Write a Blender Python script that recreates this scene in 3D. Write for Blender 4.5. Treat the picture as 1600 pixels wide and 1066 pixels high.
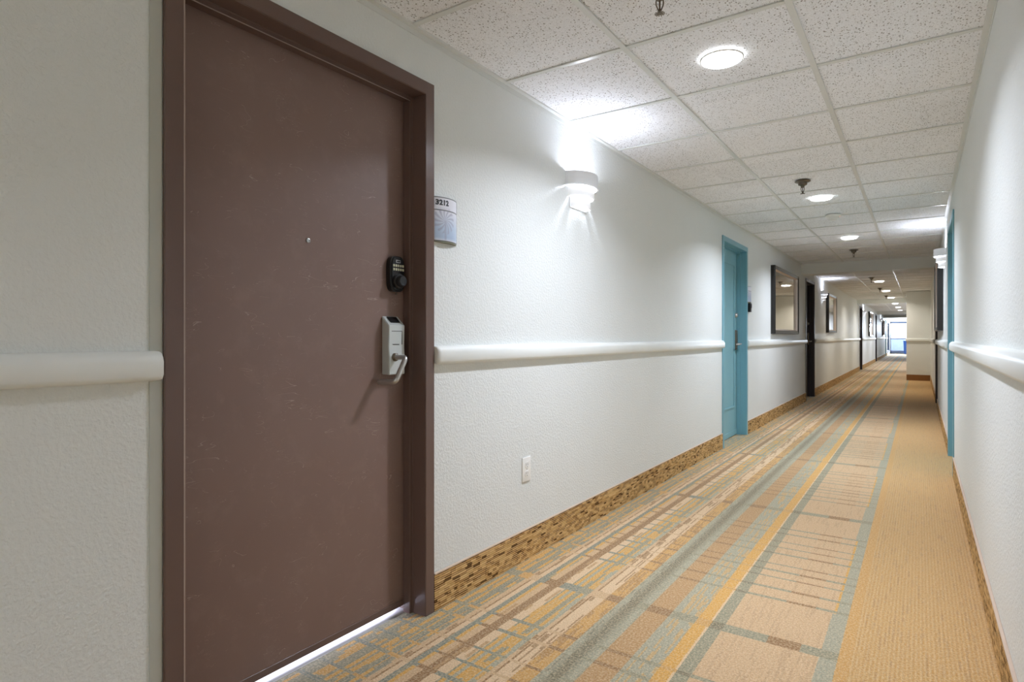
import bpy, bmesh, math, random
from mathutils import Vector, Matrix
for o in list(bpy.data.objects):
    bpy.data.objects.remove(o, do_unlink=True)
SC = bpy.context.scene
COL = SC.collection
PI = math.pi
random.seed(7)

# ------------------------------------------------------------------ camera, world, exposure
A, B = 1.580, 0.219            # left wall at x=-A, right wall at x=+B
H1, H2 = 2.2374, 2.200         # ceiling heights, first bay and the bays beyond it
Y_BACK, Y_END = -5.2, 45.6
cam_data = bpy.data.cameras.new('camera')
cam_data.sensor_width = 36.0
cam_data.lens = 940.0 / 1600.0 * 36.0
cam_data.shift_y = -0.004
cam_data.clip_start = 0.02
cam_data.clip_end = 200
cam = bpy.data.objects.new('camera', cam_data)
COL.objects.link(cam)
cam.location = (0, 0, 1.0758)
cam.rotation_euler = (PI / 2, 0, math.radians(34.136))
SC.camera = cam
SC.view_settings.view_transform = 'Standard'
SC.view_settings.look = 'None'
SC.view_settings.exposure = 0.20
SC.view_settings.gamma = 1.0
SC.view_settings.use_curve_mapping = False
SC.cycles.use_denoising = True
SC.cycles.max_bounces = 10
SC.cycles.diffuse_bounces = 7
SC.cycles.glossy_bounces = 4
SC.cycles.sample_clamp_indirect = 6.0
SC.cycles.caustics_reflective = False
SC.cycles.caustics_refractive = False

world = bpy.data.worlds.new('sky')
SC.world = world
world.use_nodes = True
wn = world.node_tree
bg = wn.nodes['Background']
bg.inputs[0].default_value = (0.97, 0.98, 1.0, 1)      # bright overcast daylight
bg.inputs[1].default_value = 3.0

LAMP_W = {'cool': (0.92, 0.98, 1.13), 'warm': (1.0, 0.91, 0.80), 'sconce': (0.92, 0.97, 1.14)}
P_DOWN, P_SCONCE = 19.3, 6.8


def area_light(name, loc, rot, size, power, color, shape='DISK', size_y=None, spread=PI):
    l = bpy.data.lights.new(name, 'AREA')
    l.shape = shape
    l.size = size
    if size_y:
        l.size_y = size_y
    l.energy = power
    l.color = color
    l.spread = spread
    o = bpy.data.objects.new(name, l)
    COL.objects.link(o)
    o.location = loc
    o.rotation_euler = rot
    return o


# daylight standing behind the first door, leaking under it
area_light('room_daylight', (-1.93, 1.25, 0.095), (0, math.radians(-72), 0), 0.13, 7.0, (0.66, 0.70, 1.0), 'RECTANGLE', 1.2)
# daylight entering at the glass door at the far end
area_light('end_daylight', (-0.65, Y_END + 1.1, 2.1), (math.radians(-62), 0, 0), 1.6, 1500.0, (0.74, 0.85, 1.0), 'RECTANGLE', 1.6)


# ------------------------------------------------------------------ node helpers
def s2l(c):
    c = c / 255.0
    return c / 12.92 if c <= 0.04045 else ((c + 0.055) / 1.055) ** 2.4


def rgb(r, g, b, k=1.0):
    return (s2l(r) * k, s2l(g) * k, s2l(b) * k, 1.0)


class NT:
    def __init__(self, name, rough=0.6, color=None, spec=0.5, metal=0.0):
        self.m = bpy.data.materials.new(name)
        self.m.use_nodes = True
        self.t = self.m.node_tree
        self.b = self.t.nodes['Principled BSDF']
        self.b.inputs['Roughness'].default_value = rough
        self.b.inputs['Specular IOR Level'].default_value = spec
        self.b.inputs['Metallic'].default_value = metal
        if color:
            self.b.inputs['Base Color'].default_value = color
        self._xyz = None

    def n(self, typ, **kw):
        x = self.t.nodes.new(typ)
        for k, v in kw.items():
            setattr(x, k, v)
        return x

    def put(self, sock, v):
        if hasattr(v, 'is_output') or isinstance(v, bpy.types.NodeSocket):
            self.t.links.new(v, sock)
        else:
            sock.default_value = v

    def math(self, op, a, b=0.0, c=0.0, clamp=False):
        x = self.n('ShaderNodeMath', operation=op, use_clamp=clamp)
        self.put(x.inputs[0], a)
        self.put(x.inputs[1], b)
        self.put(x.inputs[2], c)
        return x.outputs[0]

    def mul(self, a, b): return self.math('MULTIPLY', a, b)
    def add(self, a, b): return self.math('ADD', a, b)
    def sub(self, a, b): return self.math('SUBTRACT', a, b)
    def gt(self, a, b): return self.math('GREATER_THAN', a, b)
    def lt(self, a, b): return self.math('LESS_THAN', a, b)
    def floor(self, a): return self.math('FLOOR', a)
    def fract(self, a): return self.math('FRACT', a)

    def coord(self):
        if self._xyz is None:
            tc = self.n('ShaderNodeTexCoord')
            sp = self.n('ShaderNodeSeparateXYZ')
            self.t.links.new(tc.outputs['Object'], sp.inputs[0])
            self._xyz = (sp.outputs[0], sp.outputs[1], sp.outputs[2])
            self.vec = tc.outputs['Object']
        return self._xyz

    def comb(self, x, y, z):
        c = self.n('ShaderNodeCombineXYZ')
        for i, v in enumerate((x, y, z)):
            self.put(c.inputs[i], v)
        return c.outputs[0]

    def white(self, x, y, z=0.0):
        w = self.n('ShaderNodeTexWhiteNoise', noise_dimensions='3D')
        self.t.links.new(self.comb(x, y, z), w.inputs['Vector'])
        return w.outputs['Value']

    def noise(self, scale, detail=2.0, vec=None, rough=0.5, dist=0.0):
        x = self.n('ShaderNodeTexNoise')
        x.inputs['Scale'].default_value = scale
        x.inputs['Detail'].default_value = detail
        x.inputs['Roughness'].default_value = rough
        x.inputs['Distortion'].default_value = dist
        if vec is None:
            self.coord()
            vec = self.vec
        self.t.links.new(vec, x.inputs['Vector'])
        return x.outputs['Fac']

    def ramp(self, fac, stops, interp='CONSTANT'):
        r = self.n('ShaderNodeValToRGB')
        cr = r.color_ramp
        cr.interpolation = interp
        while len(cr.elements) > 1:
            cr.elements.remove(cr.elements[-1])
        cr.elements[0].position = stops[0][0]
        cr.elements[0].color = stops[0][1]
        for p, c in stops[1:]:
            e = cr.elements.new(min(max(p, 0), 1))
            e.color = c
        self.put(r.inputs[0], fac)
        return r.outputs[0]

    def mix(self, fac, a, b):
        x = self.n('ShaderNodeMix', data_type='RGBA')
        self.put(x.inputs[0], fac)
        self.put(x.inputs[6], a)
        self.put(x.inputs[7], b)
        return x.outputs[2]

    def mapr(self, v, a, b, c, d):
        x = self.n('ShaderNodeMapRange')
        self.put(x.inputs[0], v)
        for i, q in enumerate((a, b, c, d)):
            x.inputs[i + 1].default_value = q
        return x.outputs[0]

    def bump(self, height, strength=0.3, dist=0.002):
        x = self.n('ShaderNodeBump')
        x.inputs['Strength'].default_value = strength
        x.inputs['Distance'].default_value = dist
        self.put(x.inputs['Height'], height)
        self.t.links.new(x.outputs[0], self.b.inputs['Normal'])

    def base(self, c):
        self.put(self.b.inputs['Base Color'], c)

    def emit(self, color, s):
        self.b.inputs['Emission Color'].default_value = color
        self.b.inputs['Emission Strength'].default_value = s


def simple(name, c, rough=0.5, metal=0.0, spec=0.5):
    return NT(name, rough, c, spec, metal).m


# ------------------------------------------------------------------ materials
def mat_wall():
    n = NT('wall_paint', 0.55, None, 0.35)
    v = n.noise(2.2, 3)
    n.base(n.mix(v, rgb(223, 227, 224), rgb(228, 231, 229)))
    a = n.noise(95, 3, rough=0.55)
    b = n.noise(34, 2)
    h = n.add(n.mapr(a, 0.42, 0.62, 0, 1), n.mul(b, 0.7))
    n.bump(h, 0.40, 0.0024)
    return n.m


def mat_paint(name, c, rough=0.4, k=0.0):
    n = NT(name, rough, None, 0.4)
    v = n.noise(6, 3)
    c2 = tuple(min(1, q * 0.93) for q in c[:3]) + (1,)
    n.base(n.mix(v, c, c2))
    n.bump(n.noise(60, 2), 0.06, 0.001)
    return n.m


def mat_brown_door():
    n = NT('brown_door_paint', 0.42, None, 0.45)
    x, y, z = n.coord()
    base = n.mix(n.noise(3.0, 4), rgb(124, 100, 91), rgb(137, 114, 105))
    # worn, fine curved scuffs and short chips
    v1 = n.n('ShaderNodeMapping')
    v1.inputs['Rotation'].default_value = (0.45, 0, 0)
    v1.inputs['Scale'].default_value = (1, 1.0, 3.2)
    n.t.links.new(n.vec, v1.inputs[0])
    w = n.noise(7.0, 2, v1.outputs[0], 0.5, 0.6)
    line = n.lt(n.math('ABSOLUTE', n.sub(w, 0.52)), 0.0026)
    gate = n.gt(n.noise(9.0, 3), 0.56)
    w2 = n.noise(15.0, 2, v1.outputs[0], 0.5, 1.2)
    line2 = n.lt(n.math('ABSOLUTE', n.sub(w2, 0.47)), 0.0026)
    gate2 = n.gt(n.noise(14.0, 2), 0.60)
    scr = n.math('MAXIMUM', n.mul(line, gate), n.mul(line2, gate2))
    chips = n.gt(n.noise(120.0, 1), 0.80)
    chips = n.mul(chips, n.gt(n.noise(5.0, 2), 0.52))
    m = n.math('MAXIMUM', n.mul(scr, 0.55), n.mul(chips, 0.5))
    haze = n.mul(n.mapr(n.noise(11.0, 5, None, 0.7), 0.52, 0.80, 0, 1), 0.14)
    m = n.math('MAXIMUM', m, haze)
    n.base(n.mix(m, base, rgb(178, 160, 150)))
    n.bump(n.noise(180, 2), 0.10, 0.0006)
    return n.m


def mat_ceiling():
    n = NT('acoustic_tile', 0.9, None, 0.1)
    x, y, z = n.coord()
    v = n.n('ShaderNodeTexVoronoi', feature='F1')
    v.inputs['Scale'].default_value = 105
    v.inputs['Randomness'].default_value = 1.0
    mp = n.n('ShaderNodeMapping')
    mp.inputs['Scale'].default_value = (1.0, 0.72, 1)
    wv = n.n('ShaderNodeTexNoise')
    wv.inputs['Scale'].default_value = 60
    n.t.links.new(n.vec, wv.inputs['Vector'])
    va = n.n('ShaderNodeVectorMath', operation='MULTIPLY_ADD')
    n.t.links.new(wv.outputs['Color'], va.inputs[0])
    va.inputs[1].default_value = (0.012, 0.012, 0)
    n.t.links.new(n.vec, va.inputs[2])
    n.t.links.new(va.outputs[0], mp.inputs[0])
    n.t.links.new(mp.outputs[0], v.inputs['Vector'])
    size = n.white(n.floor(n.mul(x, 1 / 0.61)), n.floor(n.mul(y, 1 / 0.61)), 3.0)
    dot = n.lt(v.outputs['Distance'], n.add(0.24, n.mul(size, 0.05)))
    sp = n.n('ShaderNodeSeparateColor')
    n.t.links.new(v.outputs['Color'], sp.inputs[0])
    dot = n.mul(dot, n.gt(sp.outputs[0], 0.38))
    fine = n.mul(n.gt(n.noise(260, 1), 0.60), 0.30)
    m = n.math('MAXIMUM', n.mul(dot, 0.80), fine)
    tint = n.mix(size, rgb(247, 249, 252), rgb(241, 243, 246))
    n.base(n.mix(m, tint, rgb(120, 115, 108)))
    n.bump(n.sub(1.0, m), 0.35, 0.002)
    return n.m


def mat_base():
    """woven carpet base: short dark dashes running along the wall"""
    n = NT('carpet_base', 0.95, None, 0.05)
    x, y, z = n.coord()
    zz = n.add(z, n.mul(n.noise(9.0, 2), 0.002))
    row = n.floor(n.mul(zz, 1 / 0.0088))
    rr = n.white(row, 3.0)
    L = n.add(0.020, n.mul(n.white(row, 9.0), 0.030))
    u = n.math('DIVIDE', n.add(n.add(x, y), rr), L)
    cell = n.floor(u)
    r = n.white(row, cell, 1.0)
    f = n.math('ABSOLUTE', n.sub(n.fract(n.mul(zz, 1 / 0.0088)), 0.5))
    edge = n.gt(f, 0.22)
    c = n.mix(n.white(row, cell, 5.0), rgb(208, 168, 110), rgb(240, 206, 150))
    c = n.mix(n.mul(n.noise(300, 1), 0.45), c, rgb(160, 120, 70))
    c = n.mix(n.mul(n.gt(f, 0.36), 0.5), c, rgb(130, 90, 48))
    c = n.mix(n.mul(n.mul(edge, n.lt(r, 0.46)), 0.90), c, rgb(78, 52, 26))
    c = n.mix(n.mul(n.lt(r, 0.06), 0.8), c, rgb(78, 52, 26))
    n.base(c)
    n.bump(n.add(n.sub(1.0, edge), n.noise(500, 1)), 0.4, 0.002)
    return n.m


def mat_carpet():
    n = NT('striped_carpet', 0.97, None, 0.05)
    x, y, z = n.coord()
    P = 1.753
    beige, beigeL = rgb(212, 176, 134), rgb(230, 198, 158)
    sage, sageL, sageD = rgb(140, 144, 122), rgb(160, 164, 144), rgb(104, 108, 90)
    blue = rgb(118, 134, 124)
    yel, ochre, brown, tan = rgb(222, 164, 66), rgb(210, 158, 82), rgb(144, 104, 62), rgb(184, 142, 92)
    gold = rgb(205, 156, 84)
    p = n.mul(n.fract(n.add(n.math('DIVIDE', n.sub(y, 2.252), P), 10.0)), P)
    # ladder lines, in metres from the start of the wide bar
    bars = [(0.0, 0.058), (0.385, 0.024), (0.494, 0.020), (0.625, 0.018), (0.712, 0.018), (0.796, 0.018),
            (0.950, 0.022), (1.050, 0.018), (1.145, 0.018), (1.288, 0.022), (1.384, 0.020)]
    st = []
    for a, w in bars:
        st.append((a / P, (1, 1, 1, 1)))
        st.append(((a + w) / P, (0, 0, 0, 1)))
    pf = n.math('DIVIDE', p, P)
    bar = n.ramp(pf, st)
    ladder = n.mul(n.gt(p, 0.385), n.lt(p, 1.404))
    nz = n.noise(70, 2)
    xj = n.add(x, n.mul(n.sub(nz, 0.5), 0.006))
    xs = xj
    X0, XW = -1.72, 1.96
    u = n.math('DIVIDE', n.sub(xs, X0), XW)
    f = lambda v: (v - X0) / XW
    block = [(-1.72, sage), (-1.45, beige), (-1.405, blue), (-1.377, yel), (-1.358, beige), (-1.336, brown),
             (-1.298, beigeL), (-1.260, sage), (-1.243, yel), (-1.222, sageL), (-1.203, yel), (-1.190, sage),
             (-1.150, beige), (-1.127, brown), (-1.121, beigeL), (-1.075, ochre), (-1.010, sageL),
             (-0.894, tan), (-0.805, sageL), (-0.702, yel), (-0.660, beigeL),
             (-0.651, sage), (-0.609, beige), (-0.287, sageL), (-0.231, ochre), (-0.194, gold)]
    barc = [(-1.72, blue), (-1.555, sage), (-1.50, ochre), (-1.45, beige), (-1.405, blue), (-1.362, brown), (-1.285, blue),
            (-1.200, sage), (-1.150, beige), (-1.075, brown), (-1.010, sageL), (-0.978, sageD), (-0.940, sage),
            (-0.894, brown), (-0.805, sage), (-0.702, ochre), (-0.651, sageD), (-0.609, sage), (-0.455, brown),
            (-0.345, sage), (-0.231, ochre), (-0.194, gold)]
    left = [(-1.72, sage), (-1.556, yel), (-1.542, sage), (-1.520, yel), (-1.508, sage), (-1.490, blue), (-1.478, yel),
            (-1.466, sage), (-1.456, beige), (-1.434, brown), (-1.429, beigeL), (-1.405, blue), (-1.377, yel), (-1.362, beige),
            (-1.336, brown), (-1.298, beigeL), (-1.260, sage), (-1.247, yel), (-1.230, sageL), (-1.216, yel), (-1.206, sage),
            (-1.184, yel), (-1.176, sageL), (-1.150, beige), (-1.131, brown), (-1.126, beigeL), (-1.075, ochre)]
    cb = n.mix(n.lt(xs, -1.05), n.ramp(u, [(f(a), c) for a, c in block]), n.ramp(u, [(f(a), c) for a, c in left]))
    # the soft dark heart of the wide sage stripe
    heart = n.mapr(n.math('ABSOLUTE', n.add(xs, 0.955)), 0.006, 0.042, 1, 0)
    cb = n.mix(n.mul(n.mul(heart, n.lt(xs, -0.90)), 0.9), cb, sageD)
    cl = n.ramp(u, [(f(a), c) for a, c in barc])
    # short yarn dashes along the hall
    wide = n.lt(xs, -1.10)
    col = n.floor(n.math('DIVIDE', xs, n.add(0.0075, n.mul(wide, 0.006))))
    Lc = n.add(0.05, n.mul(n.white(col, 4.0), 0.10))
    row = n.floor(n.add(n.math('DIVIDE', y, Lc), n.mul(n.white(col, 8.0), 9.0)))
    rnd = n.white(col, row, 2.0)
    g = lambda v: (v, v, v, 1)
    prob = n.ramp(u, [(0, g(0.26)), (f(-1.45), g(0.15)), (f(-1.405), g(0.10)), (f(-1.358), g(0.05)), (f(-1.260), g(0.22)),
                      (f(-1.150), g(0.16)), (f(-1.075), g(0.38)), (f(-1.010), g(0.22)), (f(-0.940), g(0.12)),
                      (f(-0.894), g(0.0)), (f(-0.790), g(0.34)), (f(-0.702), g(0.0)), (f(-0.609), g(0.20)), (f(-0.287), g(0.0)),
                      (f(-0.194), g(0.16))])
    dashc = n.ramp(u, [(0, yel), (f(-1.50), blue), (f(-1.45), brown), (f(-1.405), sage), (f(-1.358), tan), (f(-1.260), yel),
                       (f(-1.150), brown), (f(-1.075), brown), (f(-1.010), sageD), (f(-0.940), sage), (f(-0.790), yel),
                       (f(-0.609), rgb(190, 156, 118)), (f(-0.287), sage), (f(-0.194), rgb(168, 126, 78))])
    dash = n.lt(rnd, prob)
    soft = n.ramp(u, [(0, g(0.85)), (f(-1.075), g(0.55)), (f(-0.79), g(0.55)), (f(-0.609), g(0.55)), (f(-0.194), g(0.45))])
    cb = n.mix(n.mul(dash, soft), cb, dashc)
    c = n.mix(bar, cb, cl)
    # ribbed golden field beside the right wall
    jog = n.mul(ladder, n.mul(n.gt(xs, -0.289), n.lt(xs, -0.268)))
    c = n.mix(n.mul(jog, n.sub(1.0, bar)), c, n.mix(n.gt(xs, -0.277), beige, yel))
    isg = n.gt(xs, -0.194)
    rib = n.math('SINE', n.mul(x, 2 * PI / 0.0125))
    rib01 = n.mapr(rib, -0.4, 0.6, 0, 1)
    brk = n.white(n.floor(n.mul(x, 1 / 0.0125)), n.floor(n.mul(y, 1 / 0.022)), 6.0)
    ribm = n.mul(n.mul(rib01, n.add(0.45, n.mul(brk, 0.55))), isg)
    c = n.mix(n.mul(ribm, 0.62), c, rgb(226, 191, 136))
    # pile grain and slight soiling
    gr = n.noise(210, 2, None, 0.8)
    gr2 = n.noise(130, 3, None, 0.7)
    c = n.mix(n.mul(n.mapr(gr, 0.40, 0.60, 0, 1), 0.46), c, rgb(120, 98, 72))
    c = n.mix(n.mul(n.mapr(gr2, 0.44, 0.62, 0, 1), 0.42), c, rgb(236, 214, 178))
    c = n.mix(n.mul(n.noise(1.6, 3), 0.16), c, rgb(160, 132, 100))
    n.base(c)
    n.bump(n.add(gr, n.mul(ribm, 1.2)), 0.5, 0.003)
    n.b.inputs['Sheen Weight'].default_value = 0.15
    return n.m


def mat_metal(name, c, rough=0.35, metal=1.0):
    n = NT(name, rough, c, 0.5, metal)
    n.bump(n.noise(220, 2), 0.05, 0.0005)
    return n.m


def mat_emit(name, c, s):
    n = NT(name, 0.5, (0.9, 0.9, 0.9, 1))
    n.emit(c, s)
    return n.m


M = {}
M['wall'] = mat_wall()
M['trim'] = mat_paint('rail_paint', rgb(234, 237, 233), 0.42)
M['brown'] = mat_brown_door()
M['brown_frame'] = mat_paint('brown_frame_paint', rgb(110, 90, 83), 0.27)
M['teal'] = mat_paint('teal_door_paint', rgb(134, 182, 192), 0.42)
M['teal_frame'] = mat_paint('teal_frame_paint', rgb(122, 174, 188), 0.36)
M['dark'] = mat_paint('dark_door_paint', rgb(62, 56, 58), 0.42)
M['dark_frame'] = mat_paint('dark_frame_paint', rgb(58, 52, 54), 0.38)
M['ceil'] = mat_ceiling()
M['grid'] = mat_paint('grid_paint', rgb(222, 225, 222), 0.28)
M['base'] = mat_base()
M['cap'] = mat_paint('base_cap', rgb(206, 184, 164), 0.7)
M['carpet'] = mat_carpet()
M['steel'] = mat_metal('satin_steel', rgb(190, 190, 188), 0.34, 0.9)
M['steel_dark'] = mat_metal('aged_bronze_steel', rgb(120, 112, 100), 0.38, 0.9)
M['plate'] = mat_metal('lock_case_paint', rgb(204, 210, 208), 0.36, 0.2)
M['alu'] = mat_metal('aluminium_threshold', rgb(205, 205, 205), 0.40, 0.5)
M['black'] = simple('black_plastic', rgb(18, 18, 19), 0.30)
M['black_satin'] = simple('black_enamel', rgb(34, 36, 38), 0.35)
M['keys'] = simple('pale_rubber_keys', rgb(206, 204, 176), 0.5)
M['white_pl'] = simple('white_plastic', rgb(236, 236, 232), 0.35)
M['sign'] = simple('sign_face', rgb(226, 227, 236), 0.35)
M['sign_edge'] = simple('sign_edge_grey', rgb(118, 122, 126), 0.4)
M['sign_back'] = simple('sign_olive_cap', rgb(120, 120, 98), 0.5)
M['ink'] = simple('sign_ink', rgb(52, 56, 62), 0.5)
M['braille'] = simple('braille_grey', rgb(196, 198, 206), 0.5)
M['frame_blk'] = simple('picture_frame_black', rgb(30, 27, 24), 0.30)
M['frame_sil'] = mat_metal('picture_frame_silver', rgb(226, 214, 206), 0.42, 0.7)
M['shell'] = simple('sconce_ceramic', rgb(236, 238, 240), 0.5)
M['glow'] = mat_emit('sconce_lit_shell', (1, 0.985, 0.97, 1), 0.10)
M['lamp_cool'] = mat_emit('lamp_cool', (0.96, 0.98, 1.0, 1), 9.0)
M['lamp_warm'] = mat_emit('lamp_warm', (1, 0.93, 0.84, 1), 9.0)
M['bulb'] = mat_emit('sconce_bulb', (1, 1, 1, 1), 6.0)
M['outside'] = simple('outside_stucco', rgb(206, 212, 224), 0.8)
M['blue'] = simple('blue_plastic', rgb(40, 84, 158), 0.5)
M['door_frame_blue'] = simple('end_door_aluminium', rgb(112, 126, 152), 0.4)
M['led'] = mat_emit('red_led', (1, 0.1, 0.05, 1), 1.0)


def mat_glass():
    m = bpy.data.materials.new('clear_glass')
    m.use_nodes = True
    t = m.node_tree
    t.nodes.remove(t.nodes['Principled BSDF'])
    out = t.nodes['Material Output']
    tr = t.nodes.new('ShaderNodeBsdfTransparent')
    gl = t.nodes.new('ShaderNodeBsdfGlossy')
    gl.inputs['Roughness'].default_value = 0.03
    fr = t.nodes.new('ShaderNodeFresnel')
    mx = t.nodes.new('ShaderNodeMixShader')
    t.links.new(fr.outputs[0], mx.inputs[0])
    t.links.new(tr.outputs[0], mx.inputs[1])
    t.links.new(gl.outputs[0], mx.inputs[2])
    t.links.new(mx.outputs[0], out.inputs[0])
    return m


M['glass'] = mat_glass()
M['mirror'] = simple('mirror_glass', rgb(226, 220, 210), 0.03, 1.0)


def mat_print():
    """glazed abstract print: soft warm paper with pale smudges"""
    n = NT('glazed_print', 0.08, None, 0.8)
    v = n.noise(3.0, 4)
    n.base(n.ramp(v, [(0.3, rgb(150, 132, 118)), (0.5, rgb(196, 184, 170)), (0.7, rgb(220, 214, 206))], 'LINEAR'))
    return n.m


def mat_palm():
    """pale blue sign picture with a faint palm crown"""
    n = NT('sign_picture', 0.35)
    x, y, z = n.coord()
    dy = n.sub(y, 0.048)
    dz = n.sub(z, 0.080)
    ang = n.math('ARCTAN2', dz, dy)
    r = n.math('SQRT', n.add(n.mul(dy, dy), n.mul(dz, dz)))
    fr = n.math('SINE', n.add(n.mul(ang, 13.0), n.mul(r, 110.0)))
    palm = n.mul(n.gt(fr, 0.1), n.lt(n.add(r, n.mul(n.noise(70, 2), 0.02)), 0.062))
    trunk = n.mul(n.lt(n.math('ABSOLUTE', dy), 0.005), n.lt(dz, 0.0))
    palm = n.math('MAXIMUM', palm, trunk)
    bgc = n.ramp(n.mul(z, 1 / 0.115), [(0.0, rgb(214, 220, 234)), (0.12, rgb(172, 190, 214)), (0.45, rgb(186, 202, 222)), (1.0, rgb(220, 222, 232))], 'LINEAR')
    n.base(n.mix(n.mul(palm, 0.55), bgc, rgb(160, 162, 184)))
    return n.m


M['print'] = mat_print()
M['palm'] = mat_palm()


# ------------------------------------------------------------------ mesh helpers
def bm_new():
    return bmesh.new()


def box(bm, x0, x1, y0, y1, z0, z1, bevel=0.0, seg=2):
    r = bmesh.ops.create_cube(bm, size=1.0)
    vs = r['verts']
    for v in vs:
        v.co.x = x0 + (v.co.x + 0.5) * (x1 - x0)
        v.co.y = y0 + (v.co.y + 0.5) * (y1 - y0)
        v.co.z = z0 + (v.co.z + 0.5) * (z1 - z0)
    if bevel > 0:
        es = list({e for v in vs for e in v.link_edges})
        bmesh.ops.bevel(bm, geom=es, offset=bevel, segments=seg, affect='EDGES', profile=0.5)


def prism_y(bm, prof, y0, y1, cap=True):
    """profile of (x,z) points swept along y"""
    a = [bm.verts.new((p[0], y0, p[1])) for p in prof]
    b = [bm.verts.new((p[0], y1, p[1])) for p in prof]
    k = len(prof)
    for i in range(k):
        j = (i + 1) % k
        bm.faces.new((a[i], a[j], b[j], b[i]))
    if cap:
        bm.faces.new(list(reversed(a)))
        bm.faces.new(b)
    bmesh.ops.recalc_face_normals(bm, faces=bm.faces[:])


def prism_x(bm, prof, x0, x1):
    """profile of (y,z) points swept along x"""
    a = [bm.verts.new((x0, p[0], p[1])) for p in prof]
    b = [bm.verts.new((x1, p[0], p[1])) for p in prof]
    k = len(prof)
    for i in range(k):
        j = (i + 1) % k
        bm.faces.new((a[i], a[j], b[j], b[i]))
    bm.faces.new(list(reversed(a)))
    bm.faces.new(b)
    bmesh.ops.recalc_face_normals(bm, faces=bm.faces[:])


def lathe(bm, prof, seg=32, axis='z', c=(0, 0, 0), a0=0.0, a1=2 * PI, sx=1.0, sy=1.0):
    """profile of (r, h) points turned about an axis"""
    full = abs((a1 - a0) - 2 * PI) < 1e-6
    cnt = seg if full else seg + 1
    rings = []
    for i in range(cnt):
        t = a0 + (a1 - a0) * i / seg
        ring = []
        for r, h in prof:
            p = (r * math.cos(t) * sx, r * math.sin(t) * sy, h)
            if axis == 'x':
                p = (h, p[0], p[1])
            ring.append(bm.verts.new((p[0] + c[0], p[1] + c[1], p[2] + c[2])))
        rings.append(ring)
    for i in range(seg):
        q, w = rings[i], rings[(i + 1) % cnt]
        for j in range(len(prof) - 1):
            try:
                bm.faces.new((q[j], w[j], w[j + 1], q[j + 1]))
            except ValueError:
                pass
    bmesh.ops.remove_doubles(bm, verts=bm.verts[:], dist=1e-6)
    bmesh.ops.recalc_face_normals(bm, faces=bm.faces[:])


def tube(bm, pts, r, seg=14, round_n=5, rc=0.014):
    """tube along a polyline with rounded corners"""
    P = [Vector(p) for p in pts]
    path = [P[0]]
    for i in range(1, len(P) - 1):
        a, b, c = P[i - 1], P[i], P[i + 1]
        d1 = min(rc, (a - b).length * 0.45)
        d2 = min(rc, (c - b).length * 0.45)
        s, e = b + (a - b).normalized() * d1, b + (c - b).normalized() * d2
        for k in range(round_n + 1):
            t = k / round_n
            path.append(s * (1 - t) ** 2 + b * 2 * t * (1 - t) + e * t * t)
    path.append(P[-1])
    prev = None
    nrm = None
    for i, p in enumerate(path):
        if i == 0:
            d = (path[1] - p)
        elif i == len(path) - 1:
            d = (p - path[i - 1])
        else:
            d = (path[i + 1] - path[i - 1])
        d.normalize()
        if nrm is None:
            nrm = d.orthogonal().normalized()
        else:
            nrm = (nrm - d * nrm.dot(d)).normalized()
        bi = d.cross(nrm)
        ring = [bm.verts.new(p + nrm * r * math.cos(2 * PI * k / seg) + bi * r * math.sin(2 * PI * k / seg)) for k in range(seg)]
        if prev:
            for k in range(seg):
                bm.faces.new((prev[k], prev[(k + 1) % seg], ring[(k + 1) % seg], ring[k]))
        else:
            bm.faces.new(list(reversed(ring)))
        prev = ring
    bm.faces.new(prev)
    bmesh.ops.recalc_face_normals(bm, faces=bm.faces[:])


def obj(name, bm, m, parent=None, smooth=False, loc=None):
    me = bpy.data.meshes.new(name)
    bm.to_mesh(me)
    bm.free()
    if smooth:
        for p in me.polygons:
            p.use_smooth = True
        try:
            me.set_sharp_from_angle(angle=math.radians(38))
        except Exception:
            pass
    me.materials.append(M[m] if isinstance(m, str) else m)
    o = bpy.data.objects.new(name, me)
    COL.objects.link(o)
    if parent is not None:
        o.parent = parent
    if loc:
        o.location = loc
    return o


def thing(name, label, cat, loc=(0, 0, 0), rz=0.0, group=None, kind=None):
    o = bpy.data.objects.new(name, None)
    COL.objects.link(o)
    o.empty_display_size = 0.05
    o.location = loc
    o.rotation_euler = (0, 0, rz)
    o['label'] = label
    if kind:
        o['kind'] = kind
    o['category'] = cat
    if group:
        o['group'] = group
    return o


def struct(o, label, cat=None):
    o['kind'] = 'structure'
    o['label'] = label
    if cat:
        o['category'] = cat
    return o


def dup(root, loc=None, rz=None, label=None, group=None):
    r = root.copy()
    COL.objects.link(r)
    if loc:
        r.location = loc
    if rz is not None:
        r.rotation_euler = (0, 0, rz)
    if label:
        r['label'] = label
    if group:
        r['group'] = group
    for ch in list(root.children):
        c = ch.copy()
        COL.objects.link(c)
        c.parent = r
        for g in list(ch.children):
            d = g.copy()
            COL.objects.link(d)
            d.parent = c
    return r


# ------------------------------------------------------------------ the setting
WT = 0.16                      # wall thickness
DW, DH = 1.016, 2.060          # outer size of the door frames
left_doors = [(1.2685, 'brown'), (6.445, 'teal'), (11.565, 'dark'), (22.42, 'dark'), (30.55, 'dark'), (39.6, 'teal')]
right_doors = [(6.248, 'teal'), (11.50, 'dark')]
CUT = 0.012                    # frame face overlaps the wall edge by this much


def wall_mesh(x0, x1, holes, y0, y1, ztop=2.45):
    bm = bm_new()
    y = y0
    for (a, b, zb, zt) in sorted(holes):
        box(bm, x0, x1, y, a, -0.05, ztop)
        box(bm, x0, x1, a, b, zt, ztop)
        if zb > 0:
            box(bm, x0, x1, a, b, -0.05, zb)
        y = b
    box(bm, x0, x1, y, y1, -0.05, ztop)
    return bm


def hole(c):
    return (c - DW / 2 + CUT, c + DW / 2 - CUT, 0, DH - CUT)


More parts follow.
